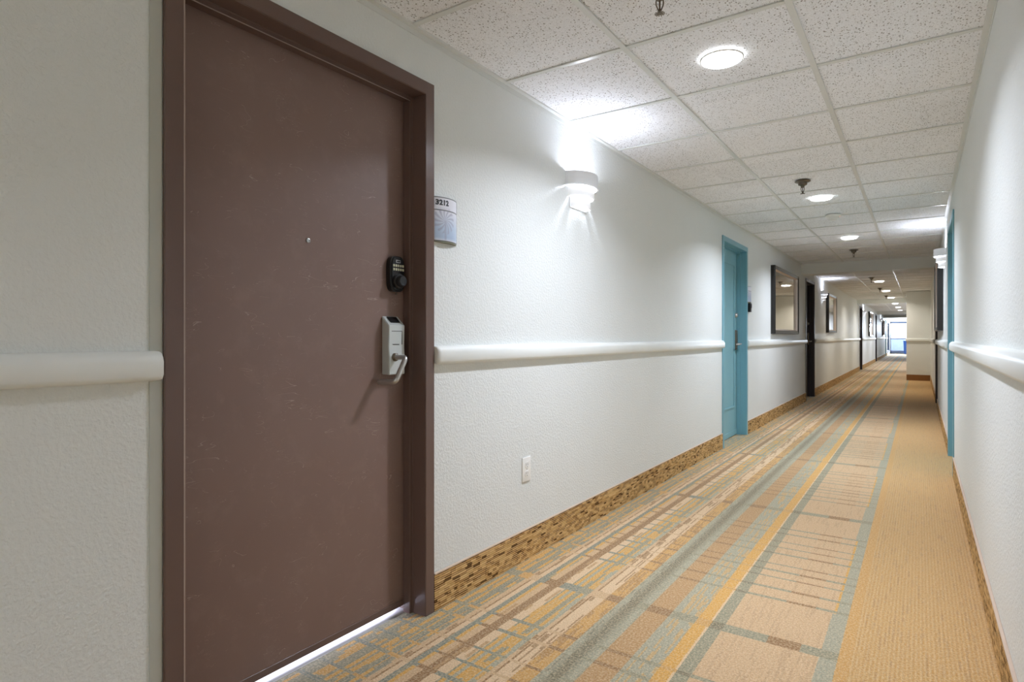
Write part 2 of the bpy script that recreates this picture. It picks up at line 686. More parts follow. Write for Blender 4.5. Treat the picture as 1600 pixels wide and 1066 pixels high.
SIDE_WIN = (41.4, 44.6, 0.15, 2.0)
holes = [hole(c) for c, _ in left_doors] + [SIDE_WIN]
struct(obj('wall_left', wall_mesh(-A - WT, -A, holes, Y_BACK, Y_END + 0.15), 'wall'),
       'pale grey-green textured corridor wall on the left')
struct(obj('wall_right', wall_mesh(B, B + WT, [hole(c) for c, _ in right_doors], Y_BACK, Y_END + 0.15), 'wall'),
       'pale grey-green textured corridor wall along the right edge')
bm = bm_new()
box(bm, -A, B, Y_BACK - WT, Y_BACK, -0.05, 2.45)
struct(obj('wall_back', bm, 'wall'), 'corridor wall behind the viewer')
bm = bm_new()
box(bm, 0.10, B, Y_END, Y_END + 0.15, 0.0, 2.2)
box(bm, -A, 0.10, Y_END, Y_END + 0.15, 2.07, 2.2)
struct(obj('wall_end', bm, 'wall'), 'end wall of the corridor around the glass door')
bm = bm_new()
box(bm, -0.276, B, 17.87, 21.2, 0.0, H2, 0.004)
struct(obj('wall_pier', bm, 'wall'), 'beige projecting pier on the right past the first beam')
bm = bm_new()
box(bm, -A - WT, B + WT, Y_BACK - WT, Y_END + 0.15, -0.06, 0.0)
struct(obj('floor', bm, 'carpet'), 'striped beige, sage and gold corridor carpet')
bm = bm_new()
box(bm, -A - 2.2, -A - WT, 0.2, 2.4, -0.06, -0.002)
struct(obj('floor_room', bm, 'outside'), 'room floor behind the brown door', None)
bm = bm_new()
box(bm, -6, 4, Y_END + 0.15, Y_END + 4.5, -0.08, -0.005)
struct(obj('floor_balcony', bm, 'outside'), 'pale balcony floor outside the far glass door')

# ceilings with lay-in tiles, tee grid and wall angle
TEES = (-0.987, -0.377)


def ceiling_bay(name, y0, y1, z, row0, label):
    bm = bm_new()
    box(bm, -A, B, y0, y1, z + 0.007, z + 0.04)
    c = struct(obj(name, bm, 'ceil'), label)
    bm = bm_new()
    for t in TEES:
        box(bm, t - 0.012, t + 0.012, y0, y1, z, z + 0.0065, 0.0012, 1)
    k = math.ceil((y0 - row0) / 0.61)
    xs = [-A + 0.02, TEES[0] - 0.0125, TEES[0] + 0.0125, TEES[1] - 0.0125, TEES[1] + 0.0125, B - 0.02]
    while row0 + k * 0.61 < y1 - 0.05:
        y = row0 + k * 0.61
        if y > y0 + 0.05:
            for i in (0, 2, 4):
                box(bm, xs[i], xs[i + 1], y - 0.012, y + 0.012, z + 0.001, z + 0.0065, 0.001, 1)
        k += 1
    obj('tee_grid', bm, 'grid', c)
    bm = bm_new()
    box(bm, -A + 0.0005, -A + 0.022, y0, y1, z - 0.001, z + 0.0065)
    box(bm, -A + 0.0005, -A + 0.0025, y0, y1, z - 0.022, z + 0.0065)
    box(bm, B - 0.022, B - 0.0005, y0, y1, z - 0.001, z + 0.0065)
    box(bm, B - 0.0025, B - 0.0005, y0, y1, z - 0.022, z + 0.0065)
    obj('wall_angle', bm, 'grid', c)
    return c


HEAD = [(10.60, 10.90), (20.95, 21.25), (31.40, 31.75), (36.9, 37.2)]
ceiling_bay('ceiling', Y_BACK, HEAD[0][0], H1, 2.874, 'white speckled lay-in tile ceiling nearest the viewer')
ceiling_bay('ceiling', HEAD[0][1], HEAD[1][0], H2, 13.985, 'lay-in tile ceiling lit warmly beyond the first beam')
ceiling_bay('ceiling', HEAD[1][1], HEAD[2][0], H2, 23.755, 'lay-in tile ceiling beyond the second beam')
ceiling_bay('ceiling', HEAD[2][1], Y_END, H2, 33.0, 'lay-in tile ceiling in the far blue-lit end')
bm = bm_new()
box(bm, -A - WT, B + WT, Y_BACK - WT, Y_END + 0.15, 2.30, 2.45)
struct(obj('ceiling_slab', bm, 'wall'), 'structural slab above the hung ceiling')
for i, (a, b) in enumerate(HEAD):
    bm = bm_new()
    box(bm, -A, B, a, b, 2.077, 2.30, 0.004)
    struct(obj('trim_%d' % (i + 1), bm, 'wall'),
           ['painted beam across the ceiling, nearest of the beams', 'second painted ceiling beam, past the warm bay',
            'third painted ceiling beam near the far end', 'last painted ceiling beam before the glass door'][i], 'beam')

# chair rail: rounded moulding, cut at each door
RZ0, RZ1, RP = 0.967, 1.041, 0.034
rail_prof = [(0, RZ0 + 0.004), (RP - 0.016, RZ0), (RP - 0.006, RZ0 + 0.004), (RP, RZ0 + 0.014), (RP, RZ1 - 0.026),
             (RP - 0.004, RZ1 - 0.013), (RP - 0.013, RZ1 - 0.004), (RP - 0.022, RZ1), (0, RZ1)]


def rail(x, y0, y1, sgn, label, r=0.014):
    """rail with rounded, mitred return ends"""
    bm = bm_new()
    rings = []
    for y, k in ((y0, 0.35), (y0 + 0.002, 0.62), (y0 + 0.006, 0.84), (y0 + r, 1.0), (y1 - r, 1.0), (y1 - 0.006, 0.84), (y1 - 0.002, 0.62), (y1, 0.35)):
        rings.append([bm.verts.new((x + sgn * (p[0] * (1 - (1 - k) * 0.45)), y,
                                    (RZ0 + RZ1) / 2 + (p[1] - (RZ0 + RZ1) / 2) * (1 - (1 - k) * 0.2))) for p in rail_prof])
    for a, b in zip(rings, rings[1:]):
        for i in range(len(rail_prof)):
            j = (i + 1) % len(rail_prof)
            bm.faces.new((a[i], a[j], b[j], b[i]))
    bm.faces.new(rings[0])
    bm.faces.new(list(reversed(rings[-1])))
    bmesh.ops.recalc_face_normals(bm, faces=bm.faces[:])
    global TRIM_N
    TRIM_N += 1
    return struct(obj('trim_%d' % TRIM_N, bm, 'trim', smooth=True), label, 'chair rail')


TRIM_N = 4


def spans(doors, y0, y1, gap=0.002, cuts=()):
    out, y = [], y0
    ev = sorted([(c - DW / 2, c + DW / 2) for c, _ in doors] + list(cuts))
    for a, b in ev:
        out.append((y, a - gap))
        y = b + gap
    out.append((y, y1))
    return [(a, b) for a, b in out if b - a > 0.05]


where_l = ['left of the brown door', 'between the brown and teal doors', 'under the mirror past the teal door',
           'past the first dark door', 'past the second dark door', 'past the third dark door', 'beyond the far teal door', 'at the far end']
where_r = ['along the right edge of the view', 'right wall between teal and dark doors', 'right wall beyond the dark door', 'right wall far end']
for i, (a, b) in enumerate(spans(left_doors, Y_BACK, 41.3)):
    rail(-A, a, b - (0.006 if i == 0 else 0), 1, 'white rounded chair rail, ' + where_l[i])
for i, (a, b) in enumerate(spans(right_doors, Y_BACK, 17.83)):
    rail(B, a, b, -1, 'white rounded chair rail, ' + where_r[i])
bm = bm_new()
prism_x(bm, [(17.87 - p[0], p[1]) for p in rail_prof], -0.29, B - 0.036)
TRIM_N += 1
struct(obj('trim_%d' % TRIM_N, bm, 'trim'), 'chair rail across the beige pier', 'chair rail')

# carpet base with a paler cap strip
BH = 0.142


def baseboard(side, x, y0, y1, sgn, label):
    bm = bm_new()
    xa, xb = sorted((x, x + sgn * 0.009))
    box(bm, xa, xb, y0, y1, 0.0, BH)
    o = struct(obj('baseboard_' + side, bm, 'base'), label, 'baseboard')
    bm = bm_new()
    xa, xb = sorted((x, x + sgn * 0.011))
    box(bm, xa, xb, y0, y1, BH, BH + 0.007, 0.002, 1)
    obj('cap_strip', bm, 'cap', o)


for i, (a, b) in enumerate(spans(left_doors, Y_BACK, 41.3)):
    baseboard('left', -A, a, b, 1, 'woven brown carpet base, ' + where_l[i])
for i, (a, b) in enumerate(spans(right_doors, Y_BACK, 17.84)):
    baseboard('right', B, a, b, -1, 'woven brown carpet base, ' + where_r[i])
bm = bm_new()
box(bm, -0.276, B - 0.012, 17.858, 17.87, 0, BH)
struct(obj('baseboard_pier', bm, mat_paint('brown_base', rgb(138, 96, 54), 0.8)), 'plain brown base at the foot of the pier', 'baseboard')
bm = bm_new()
box(bm, -A, -A + 0.0035, 0.7285, 0.7575, BH + 0.01, H1 - 0.03)
TRIM_N += 1
struct(obj('trim_%d' % TRIM_N, bm, mat_paint('smooth_filler_paint', rgb(186, 187, 178), 0.5)),
       'smooth grey filler strip between wall and brown door frame', 'filler strip')


# ------------------------------------------------------------------ doors
def lever_lock(parent, metal, case, full=True):
    """door lock with sloped-top case and drooping return lever, latch side (+y)"""
    y0, y1 = 0.329, 0.412
    bm = bm_new()
    prism_y(bm, [(-0.0945, 0.935), (-0.056, 0.934), (-0.055, 1.0), (-0.058, 1.035), (-0.056, 1.119), (-0.0615, 1.124), (-0.0945, 1.155)], y0, y1)
    bmesh.ops.bevel(bm, geom=bm.edges[:], offset=0.0022, segments=2, affect='EDGES')
    lock = obj('lever_lock', bm, case, parent, True)
    bm = bm_new()   # black battery lid slot on the sloping top
    s = 0.0335 / 0.031
    prism_y(bm, [(-0.088, 1.1515), (-0.0655, 1.1295), (-0.0645, 1.1305), (-0.087, 1.1525)], y0 + 0.018, y1 - 0.016)
    obj('top_slot', bm, 'black', lock)
    bm = bm_new()   # card window outline on the front
    box(bm, -0.0575, -0.0560, y0 + 0.014, y1 - 0.014, 1.0965, 1.0985)
    box(bm, -0.0575, -0.0560, y1 - 0.016, y1 - 0.014, 1.047, 1.0985)
    box(bm, -0.0575, -0.0560, y0 + 0.020, y1 - 0.030, 1.046, 1.049)
    obj('card_window', bm, 'black_satin', lock)
    bm = bm_new()
    lathe(bm, [(0, -0.058), (0.0155, -0.058), (0.0155, -0.049), (0.014, -0.046), (0.011, -0.044), (0, -0.044)], 24, 'x', (0, 0.358, 1.0))
    obj('rosette', bm, 'steel_dark', lock, True)
    bm = bm_new()
    tube(bm, [(-0.05, 0.3565, 1.0), (0.004, 0.3565, 1.0), (0.004, 0.3025, 0.912), (-0.078, 0.3005, 0.910)], 0.0102, 16, 6, 0.018)
    obj('lever_handle', bm, metal, lock, True)
    return lock


def keypad_deadbolt(parent):
    yc, zc = 0.389, 1.316
    bm = bm_new()
    prof = []
    for i in range(40):
        t = 2 * PI * i / 40
        ct, st_ = math.cos(t), math.sin(t)
        e = 0.55
        prof.append((yc + 0.038 * math.copysign(abs(ct) ** e, ct), zc + 0.068 * math.copysign(abs(st_) ** e, st_)))
    prism_x(bm, prof, -0.0945, -0.068)
    k = bmesh.ops.bevel(bm, geom=[e for e in bm.edges if e.verts[0].co.x > -0.07 and e.verts[1].co.x > -0.07], offset=0.006, segments=3, affect='EDGES')
    body = obj('keypad_deadbolt', bm, 'black', parent, True)
    bm = bm_new()
    box(bm, -0.0685, -0.0672, yc - 0.012, yc + 0.012, zc + 0.042, zc + 0.053, 0.0006, 1)
    obj('logo_plate', bm, simple('badge_silver', rgb(180, 180, 182), 0.4, 0.6), body)
    bm = bm_new()
    box(bm, -0.0672, -0.0668, yc - 0.0085, yc + 0.0085, zc + 0.0448, zc + 0.0502)
    obj('logo_lettering', bm, 'black', body)
    for r_ in range(2):
        for c_ in range(5):
            bm = bm_new()
            y = yc - 0.024 + c_ * 0.012
            z = zc + 0.031 - r_ * 0.0145
            box(bm, -0.0685, -0.0655, y - 0.0042, y + 0.0042, z - 0.0048, z + 0.0048, 0.0015, 2)
            obj('key', bm, 'keys', body, True)
    bm = bm_new()
    lathe(bm, [(0.029, -0.068), (0.029, -0.062), (0.025, -0.058), (0.022, -0.058), (0.021, -0.045), (0.018, -0.041), (0, -0.041)], 32, 'x', (0, yc, zc - 0.028))
    obj('turn_knob', bm, 'black_satin', body, True)
    bm = bm_new()
    lathe(bm, [(0, -0.0865), (0.004, -0.0865), (0.004, -0.083), (0, -0.082)], 12, 'x', (0, yc + 0.006, zc - 0.0745))
    obj('screw', bm, 'steel_dark', body, True)


def make_door(no, side, yc, kind, label):
    x, rz = (-A, 0.0) if side == 'left' else (B, PI)
    d = thing('door_%d' % no, label, 'door', (x, yc, 0), rz, kind='structure')
    mir = 1 if side == 'left' else -1      # keeps the latch on the far side
    fm = {'brown': 'brown_frame', 'teal': 'teal_frame', 'dark': 'dark_frame'}[kind]
    hw, fw = DW / 2, 0.051
    # pressed steel frame: face, jamb return and stop, one U-shaped section
    prof = [(-WT, hw - CUT - 0.001), (0.0, hw - CUT - 0.001), (0.0, hw), (0.010, hw), (0.010, hw - fw), (-0.058, hw - fw),
            (-0.058, hw - fw - 0.016), (-0.0945, hw - fw - 0.016), (-0.0945, hw - fw), (-WT, hw - fw)]
    bm = bm_new()
    for sg in (1, -1):
        a = [bm.verts.new((p[0], sg * p[1], 0.001)) for p in prof]
        b = [bm.verts.new((p[0], sg * p[1], DH - (hw - p[1]))) for p in prof]
        if sg == 1:
            ra = b
        else:
            rb = b
        for i in range(len(prof)):
            j = (i + 1) % len(prof)
            bm.faces.new((a[i], a[j], b[j], b[i]))
        bm.faces.new(a)
    for i in range(len(prof)):
        j = (i + 1) % len(prof)
        bm.faces.new((ra[i], ra[j], rb[j], rb[i]))
    bmesh.ops.recalc_face_normals(bm, faces=bm.faces[:])
    bmesh.ops.bevel(bm, geom=[e for e in bm.edges if e.calc_length() > 0.5], offset=0.0024, segments=3, affect='EDGES')
    obj('door_frame', bm, fm, d, True)
    gap = 0.025 if kind == 'brown' else 0.006
    bm = bm_new()
    box(bm, -0.1395, -0.0955, -(hw - fw - 0.002), hw - fw - 0.002, gap, DH - fw - 0.002, 0.001, 1)
    slab = obj('door_leaf', bm, {'brown': 'brown', 'teal': 'teal', 'dark': 'dark'}[kind], d)
    lockd = bpy.data.objects.new('hardware_tmp', None)
    if kind == 'brown':
        bm = bm_new()
        box(bm, -0.0955, -0.0925, -(hw - fw - 0.018), hw - fw - 0.018, gap + 0.001, 0.050, 0.001, 1)
        obj('door_sweep', bm, 'brown_frame', d)
        bm = bm_new()
        prism_y(bm, [(-0.150, 0.0), (-0.085, 0.0), (-0.088, 0.002), (-0.100, 0.004), (-0.135, 0.004), (-0.147, 0.002)], -(hw - fw - 0.001), hw - fw - 0.001)
        obj('threshold', bm, 'alu', d, True)
        bm = bm_new()
        lathe(bm, [(0.0075, -0.0955), (0.0075, -0.0925), (0.0045, -0.0918), (0.0035, -0.0935), (0, -0.0935)], 20, 'x', (0, 0.0, 1.395))
        obj('peephole', bm, 'steel', d, True)
        bm = bm_new()      # thin pale strips along the frame's inner arris and the stop at the head
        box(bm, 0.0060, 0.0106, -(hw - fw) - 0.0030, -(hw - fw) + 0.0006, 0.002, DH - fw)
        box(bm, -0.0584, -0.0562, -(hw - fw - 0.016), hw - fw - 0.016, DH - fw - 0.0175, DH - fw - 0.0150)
        obj('pale_edge', bm, simple('pale_edge_paint', rgb(168, 150, 140), 0.4), d)
        lever_lock(d, 'steel', 'plate')
        keypad_deadbolt(d)
    else:
        if kind == 'teal':
            bm = bm_new()
            ins = 0.12
            def mould(y0, y1, z0, z1, w=0.020):
                for (a, b, c_, e) in ((y0, y1, z0, z0 + w), (y0, y1, z1 - w, z1), (y0, y0 + w, z0 + w, z1 - w), (y1 - w, y1, z0 + w, z1 - w)):
                    box(bm, -0.0955, -0.0855, a, b, c_, e, 0.003, 2)
            mould(-(hw - fw - ins), hw - fw - ins, 0.31, 1.865)
            obj('panel_moulding', bm, 'teal', d)
            bm = bm_new()
            box(bm, -0.0955, -0.0905, -(hw - fw - 0.02), hw - fw - 0.02, 0.008, 0.06, 0.001, 1)
            obj('door_sweep', bm, 'teal', d)
            bm = bm_new()
            lathe(bm, [(0.0075, -0.0955), (0.0075, -0.0925), (0, -0.0918)], 16, 'x', (0, 0.0, 1.395))
            obj('peephole', bm, 'steel', d, True)
        else:
            bm = bm_new()
            box(bm, -0.0955, -0.0925, -(hw - fw - 0.02), hw - fw - 0.02, 0.008, 0.036, 0.001, 1)
            obj('door_sweep', bm, 'dark_frame', d)
        # deadbolt cylinder, long plate and lever
        s = mir
        bm = bm_new()
        lathe(bm, [(0.026, -0.0955), (0.026, -0.088), (0.021, -0.073), (0.018, -0.070), (0, -0.070)], 24, 'x', (0, s * 0.389, 1.312))
        obj('deadbolt', bm, 'steel', d, True)
        bm = bm_new()
        box(bm, -0.0955, -0.072, s * 0.37 - 0.036, s * 0.37 + 0.036, 0.935, 1.150, 0.008, 3)
        pl = obj('lock_plate', bm, 'steel_dark', d, True)
        bm = bm_new()
        tube(bm, [(-0.075, s * 0.375, 1.0), (-0.028, s * 0.375, 1.0), (-0.028, s * 0.27, 0.995), (-0.055, s * 0.262, 0.995)], 0.0088, 12, 5, 0.014)
        obj('lever_handle', bm, 'steel', pl, True)
    bpy.data.objects.remove(lockd)
    return d


door_labels = {
    1: 'scuffed chocolate-brown door with black keypad and lever, at the left',
    2: 'teal panelled door on the left wall between sconce and mirror',
    3: 'dark door on the left wall just beyond the nearest ceiling beam',
    4: 'second dark door along the left wall, just past the second beam',
    5: 'third dark narrow-looking door far down the left wall',
    6: 'small far teal door at the end of the left wall',
    7: 'teal door frame on the right wall, seen edge-on',
    8: 'dark door frame on the right wall behind the picture, edge-on'}
no = 0
for c, k in left_doors:
    no += 1
    make_door(no, 'left', c, k, door_labels[no])
for c, k in right_doors:
    no += 1
    make_door(no, 'right', c, k, door_labels[no])


# ------------------------------------------------------------------ ceiling downlights
def make_downlight(warm):
    t = thing('ceiling_light', '', 'ceiling light')
    bm = bm_new()
    lathe(bm, [(0.088, 0.0), (0.087, -0.004), (0.083, -0.006), (0.080, -0.004), (0.080, 0.0), (0.088, 0.0)], 48)
    obj('trim_ring', bm, 'white_pl', t, True)
    bm = bm_new()
    lathe(bm, [(0.0, -0.0135), (0.056, -0.0130), (0.074, -0.0105), (0.0797, -0.006), (0.0797, -0.001), (0, -0.001)], 48)
    obj('diffuser', bm, 'lamp_warm' if warm else 'lamp_cool', t, True)
    return t


LX = -0.685
downs = [(-1.70, 0, H1, 'added unseen round ceiling light behind the viewer, for fill'),  # added out of view to brighten the near end
         (-4.14, 0, H1, 'added unseen round ceiling light farthest behind the viewer, for fill'),  # likewise an unseen addition, for fill only
         (2.569, 0, H1, 'nearest round white ceiling light, above the space by the brown door'),
         (5.619, 0, H1, 'second round ceiling light, beside a sprinkler head'),
         (8.059, 0, H1, 'third round ceiling light, last before the first beam'),
         (14.29, 1, H2, 'first round warm ceiling light past the first beam'),
         (17.34, 1, H2, 'middle round warm ceiling light between the first and second beams'),
         (20.39, 1, H2, 'last round warm ceiling light before the second beam'),
         (24.06, 0, H2, 'first small round ceiling light beyond the second beam'),
         (27.11, 0, H2, 'middle small round ceiling light beyond the second beam'),
         (30.16, 0, H2, 'small round ceiling light just before the third beam')]
proto = {}
for y, w, z, lab in downs:
    if w not in proto:
        proto[w] = make_downlight(w)
        t = proto[w]
        t.location = (LX, y, z)
    else:
        t = dup(proto[w], (LX, y, z))
    t['label'] = lab
    t['group'] = 'round ceiling lights along the corridor'
    pw = P_DOWN * (0.56 if w else 1.7 if y < -3 else 0.7 if y < 0 else 1.0)  # fill lights added behind the viewer get their own power
    area_light('downlight_lamp', (LX, y, z - 0.016), (0, 0, 0), 0.15, pw, LAMP_W['warm' if w else 'cool'], spread=math.radians(144))


# ------------------------------------------------------------------ wall sconces
def make_sconce():
    t = thing('wall_sconce', '', 'wall sconce')
    tiers = [(0.140, 0.103, -0.074, 0.0, 'shell'), (0.115, 0.083, -0.129, -0.070, 'glow'), (0.088, 0.064, -0.184, -0.125, 'glow')]
    for i, (w, p, z0, z1, m) in enumerate(tiers):
        bm = bm_new()
        th = 0.005
        lathe(bm, [(1.0, z1), (1.0, z0 + 0.006), (1.045, z0 + 0.003), (1.045, z0), (0.955, z0), (0.955, z1), (1.0, z1)], 32, 'z', (0.0, 0, 0), -PI / 2, PI / 2, p, w)
        obj('tier', bm, m, t, True)
    bm = bm_new()
    box(bm, 0.0, 0.006, -0.10, 0.10, -0.19, -0.01, 0.002, 1)
    obj('back_plate', bm, 'shell', t)
    bm = bm_new()
    lathe(bm, [(0, -0.10), (0.010, -0.10), (0.016, -0.085), (0.017, -0.06), (0.010, -0.045), (0, -0.042)], 16, 'z', (0.036, 0, 0))
    obj('bulb', bm, 'bulb', t, True)
    return t


sconces = [('right', -1.62, 'added unseen white stepped wall sconce behind the viewer, for fill'),  # unseen sconce added to raise the ambient light near the camera
           ('left', 2.985, 'white stepped wall sconce on the left wall between brown and teal doors'),
           ('right', 7.58, 'white stepped wall sconce on the right wall above a picture edge'),
           ('left', 13.10, 'white stepped wall sconce beside the tall dark-edged picture past the first beam'),
           ('left', 23.45, 'small glowing wall sconce on the left, just past the second beam'),
           ('left', 34.4, 'tiny far wall sconce on the left near the end door')]
s0 = None
for side, y, lab in sconces:
    x, rz = (-A, 0) if side == 'left' else (B, PI)
    if s0 is None:
        s0 = make_sconce()
        t = s0
        t.location = (x, y, 1.972)
        t.rotation_euler = (0, 0, rz)
    else:
        t = dup(s0, (x, y, 1.972), rz)
    t['label'] = lab
    t['group'] = 'stepped white wall sconces'
    l = bpy.data.lights.new('sconce_lamp', 'POINT')
    l.energy = P_SCONCE
    l.color = LAMP_W['sconce']
    l.shadow_soft_size = 0.018
    lo = bpy.data.objects.new('sconce_lamp', l)
    COL.objects.link(lo)
    sg = 1 if side == 'left' else -1
    lo.location = (x + sg * 0.045, y, 1.972 - 0.032)


# ------------------------------------------------------------------ sprinklers, smoke detector
def make_sprinkler():
    t = thing('fire_sprinkler', '', 'sprinkler')
    bm = bm_new()
    lathe(bm, [(0.018, 0.0), (0.052, 0.0), (0.055, -0.004), (0.050, -0.008), (0.032, -0.010), (0.030, -0.030), (0.020, -0.034), (0.018, 0.0)], 32)
    obj('escutcheon', bm, 'steel_dark', t, True)
    bm = bm_new()
    lathe(bm, [(0, -0.030), (0.012, -0.030), (0.014, -0.040), (0.009, -0.050), (0, -0.052)], 20)
    obj('nozzle', bm, 'steel_dark', t, True)
    bm = bm_new()
    for s in (-1, 1):
        tube(bm, [(s * 0.010, 0, -0.045), (s * 0.013, 0, -0.062), (s * 0.004, 0, -0.084)], 0.0024, 8, 4, 0.01)
    obj('yoke_arm', bm, 'steel_dark', t, True)
    bm = bm_new()
    lathe(bm, [(0, -0.050), (0.0028, -0.050), (0.0028, -0.078), (0.005, -0.084), (0, -0.086)], 12)
    obj('glass_bulb', bm, simple('red_glass_bulb', rgb(96, 70, 50), 0.2), t, True)
    bm = bm_new()
    k = 12
    lathe(bm, [(0, -0.086), (0.006, -0.086), (0.008, -0.092)], 12)
    for i in range(k):
        a = 2 * PI * i / k
        v = [(0.006, -0.06), (0.017, -0.12), (0.017, 0.12), (0.006, 0.06)]
        pts = []
        for r_, da in v:
            pts.append((r_ * math.cos(a + da), r_ * math.sin(a + da)))
        lo_ = [bm.verts.new((p[0], p[1], -0.095)) for p in pts]
        up_ = [bm.verts.new((p[0], p[1], -0.0935)) for p in pts]
        bm.faces.new(lo_)
        bm.faces.new(up_)
        for q in range(4):
            bm.faces.new((lo_[q], lo_[(q + 1) % 4], up_[(q + 1) % 4], up_[q]))
    lathe(bm, [(0, -0.095), (0.008, -0.095), (0.008, -0.091), (0, -0.090)], 16)
    obj('deflector', bm, 'steel_dark', t, True)
    return t


sp = [(-0.711, 1.918, H1, 'sprinkler head hanging at the top edge of the view'),
      (-0.723, 4.925, H1, 'sprinkler head just before the second ceiling light'),
      (-0.732, 9.23, H1, 'sprinkler head between the third ceiling light and the first beam'),
      (-0.76, 13.25, H2, 'sprinkler head nearest past the first beam'),
      (-0.76, 16.2, H2, 'sprinkler head midway between first and second beams'),
      (-0.76, 19.3, H2, 'sprinkler head just before the second beam')]
s1 = None
for x, y, z, lab in sp:
    if s1 is None:
        s1 = make_sprinkler()
        t = s1
        t.location = (x, y, z)
        t.rotation_euler = (0, 0, 0.5)
    else:
        t = dup(s1, (x, y, z))
    t['label'] = lab
    t['group'] = 'pendent sprinkler heads'

t = thing('smoke_detector', 'white round smoke detector on the ceiling past the second light', 'smoke detector', (-0.683, 6.46, H1))
bm = bm_new()
lathe(bm, [(0, 0), (0.068, 0), (0.070, -0.008), (0.066, -0.016), (0.050, -0.020), (0, -0.020)], 40)
obj('mounting_base', bm, 'white_pl', t, True)
bm = bm_new()
lathe(bm, [(0.050, -0.020), (0.047, -0.034), (0.036, -0.040), (0.034, -0.034), (0.030, -0.034), (0.028, -0.046), (0.016, -0.052), (0, -0.053)], 32)
obj('sensor_dome', bm, 'white_pl', t, True)
bm = bm_new()
lathe(bm, [(0, -0.018), (0.003, -0.018), (0.003, -0.023), (0, -0.024)], 10, 'z', (0.055, 0, 0))
obj('indicator_light', bm, 'led', t, True)


# ------------------------------------------------------------------ framed mirror and pictures
def make_picture(w, h, inner, loc, rz, label, depth=0.058, cat='picture', name='framed_picture'):
    t = thing(name, label, cat, loc, rz)
    fw = 0.055
    hw = w / 2
    # outer black section, splayed face; origin at bottom centre
    def ring(bm, o0, o1, x0, x1, xo=None):
        """rectangular ring between inset o0 and o1, face height x at each"""
        def rect(o, x):
            return [bm.verts.new(p) for p in ((x, -hw + o, o), (x, hw - o, o), (x, hw - o, h - o), (x, -hw + o, h - o))]
        a, b = rect(o0, x0), rect(o1, x1)
        for i in range(4):
            j = (i + 1) % 4
            bm.faces.new((a[i], a[j], b[j], b[i]))
        return a, b
    bm = bm_new()
    ring(bm, 0.0, 0.0001, 0.0, depth * 0.85)
    ring(bm, 0.0001, 0.006, depth * 0.85, depth)
    ring(bm, 0.006, 0.046, depth, depth * 0.8)
    ring(bm, 0.046, 0.047, depth * 0.8, depth * 0.4)
    bmesh.ops.remove_doubles(bm, verts=bm.verts[:], dist=0.00005)
    bmesh.ops.recalc_face_normals(bm, faces=bm.faces[:])
    obj('outer_frame', bm, 'frame_blk', t)
    bm = bm_new()
    ring(bm, 0.043, 0.047, depth * 0.70, depth * 0.80)
    ring(bm, 0.047, 0.055, depth * 0.80, depth * 0.55)
    ring(bm, 0.055, fw + 0.008, depth * 0.55, depth * 0.35)
    bmesh.ops.remove_doubles(bm, verts=bm.verts[:], dist=0.00005)
    bmesh.ops.recalc_face_normals(bm, faces=bm.faces[:])
    obj('inner_bevel', bm, 'frame_sil', t)
    bm = bm_new()
    box(bm, 0.006, depth * 0.36, -hw + 0.03, hw - 0.03, 0.03, h - 0.03)
    obj('mirror_glass' if inner == 'mirror' else 'glazed_print', bm, inner, t)
    return t


make_picture(1.80, 0.88, 'mirror', (-A, 9.13, 1.115), 0, 'black and silver framed wall mirror between the teal and first dark door', cat='mirror', name='wall_mirror')
make_picture(1.40, 0.80, 'mirror', (-A, 14.40, 1.165), 0, 'dark framed mirror beside the sconce past the first beam', cat='mirror', name='wall_mirror')
make_picture(1.9, 0.92, 'mirror', (-A, 26.75, 1.10), 0, 'dark framed mirror beyond the second beam', cat='mirror', name='wall_mirror')
make_picture(1.6, 0.88, 'mirror', (-A, 36.4, 1.12), 0, 'tiny far framed mirror near the end door', cat='mirror', name='wall_mirror')
make_picture(1.62, 0.90, 'mirror', (B, 9.16, 1.150), PI, 'dark framed picture on the right wall below a sconce, edge-on', cat='picture', name='framed_picture')


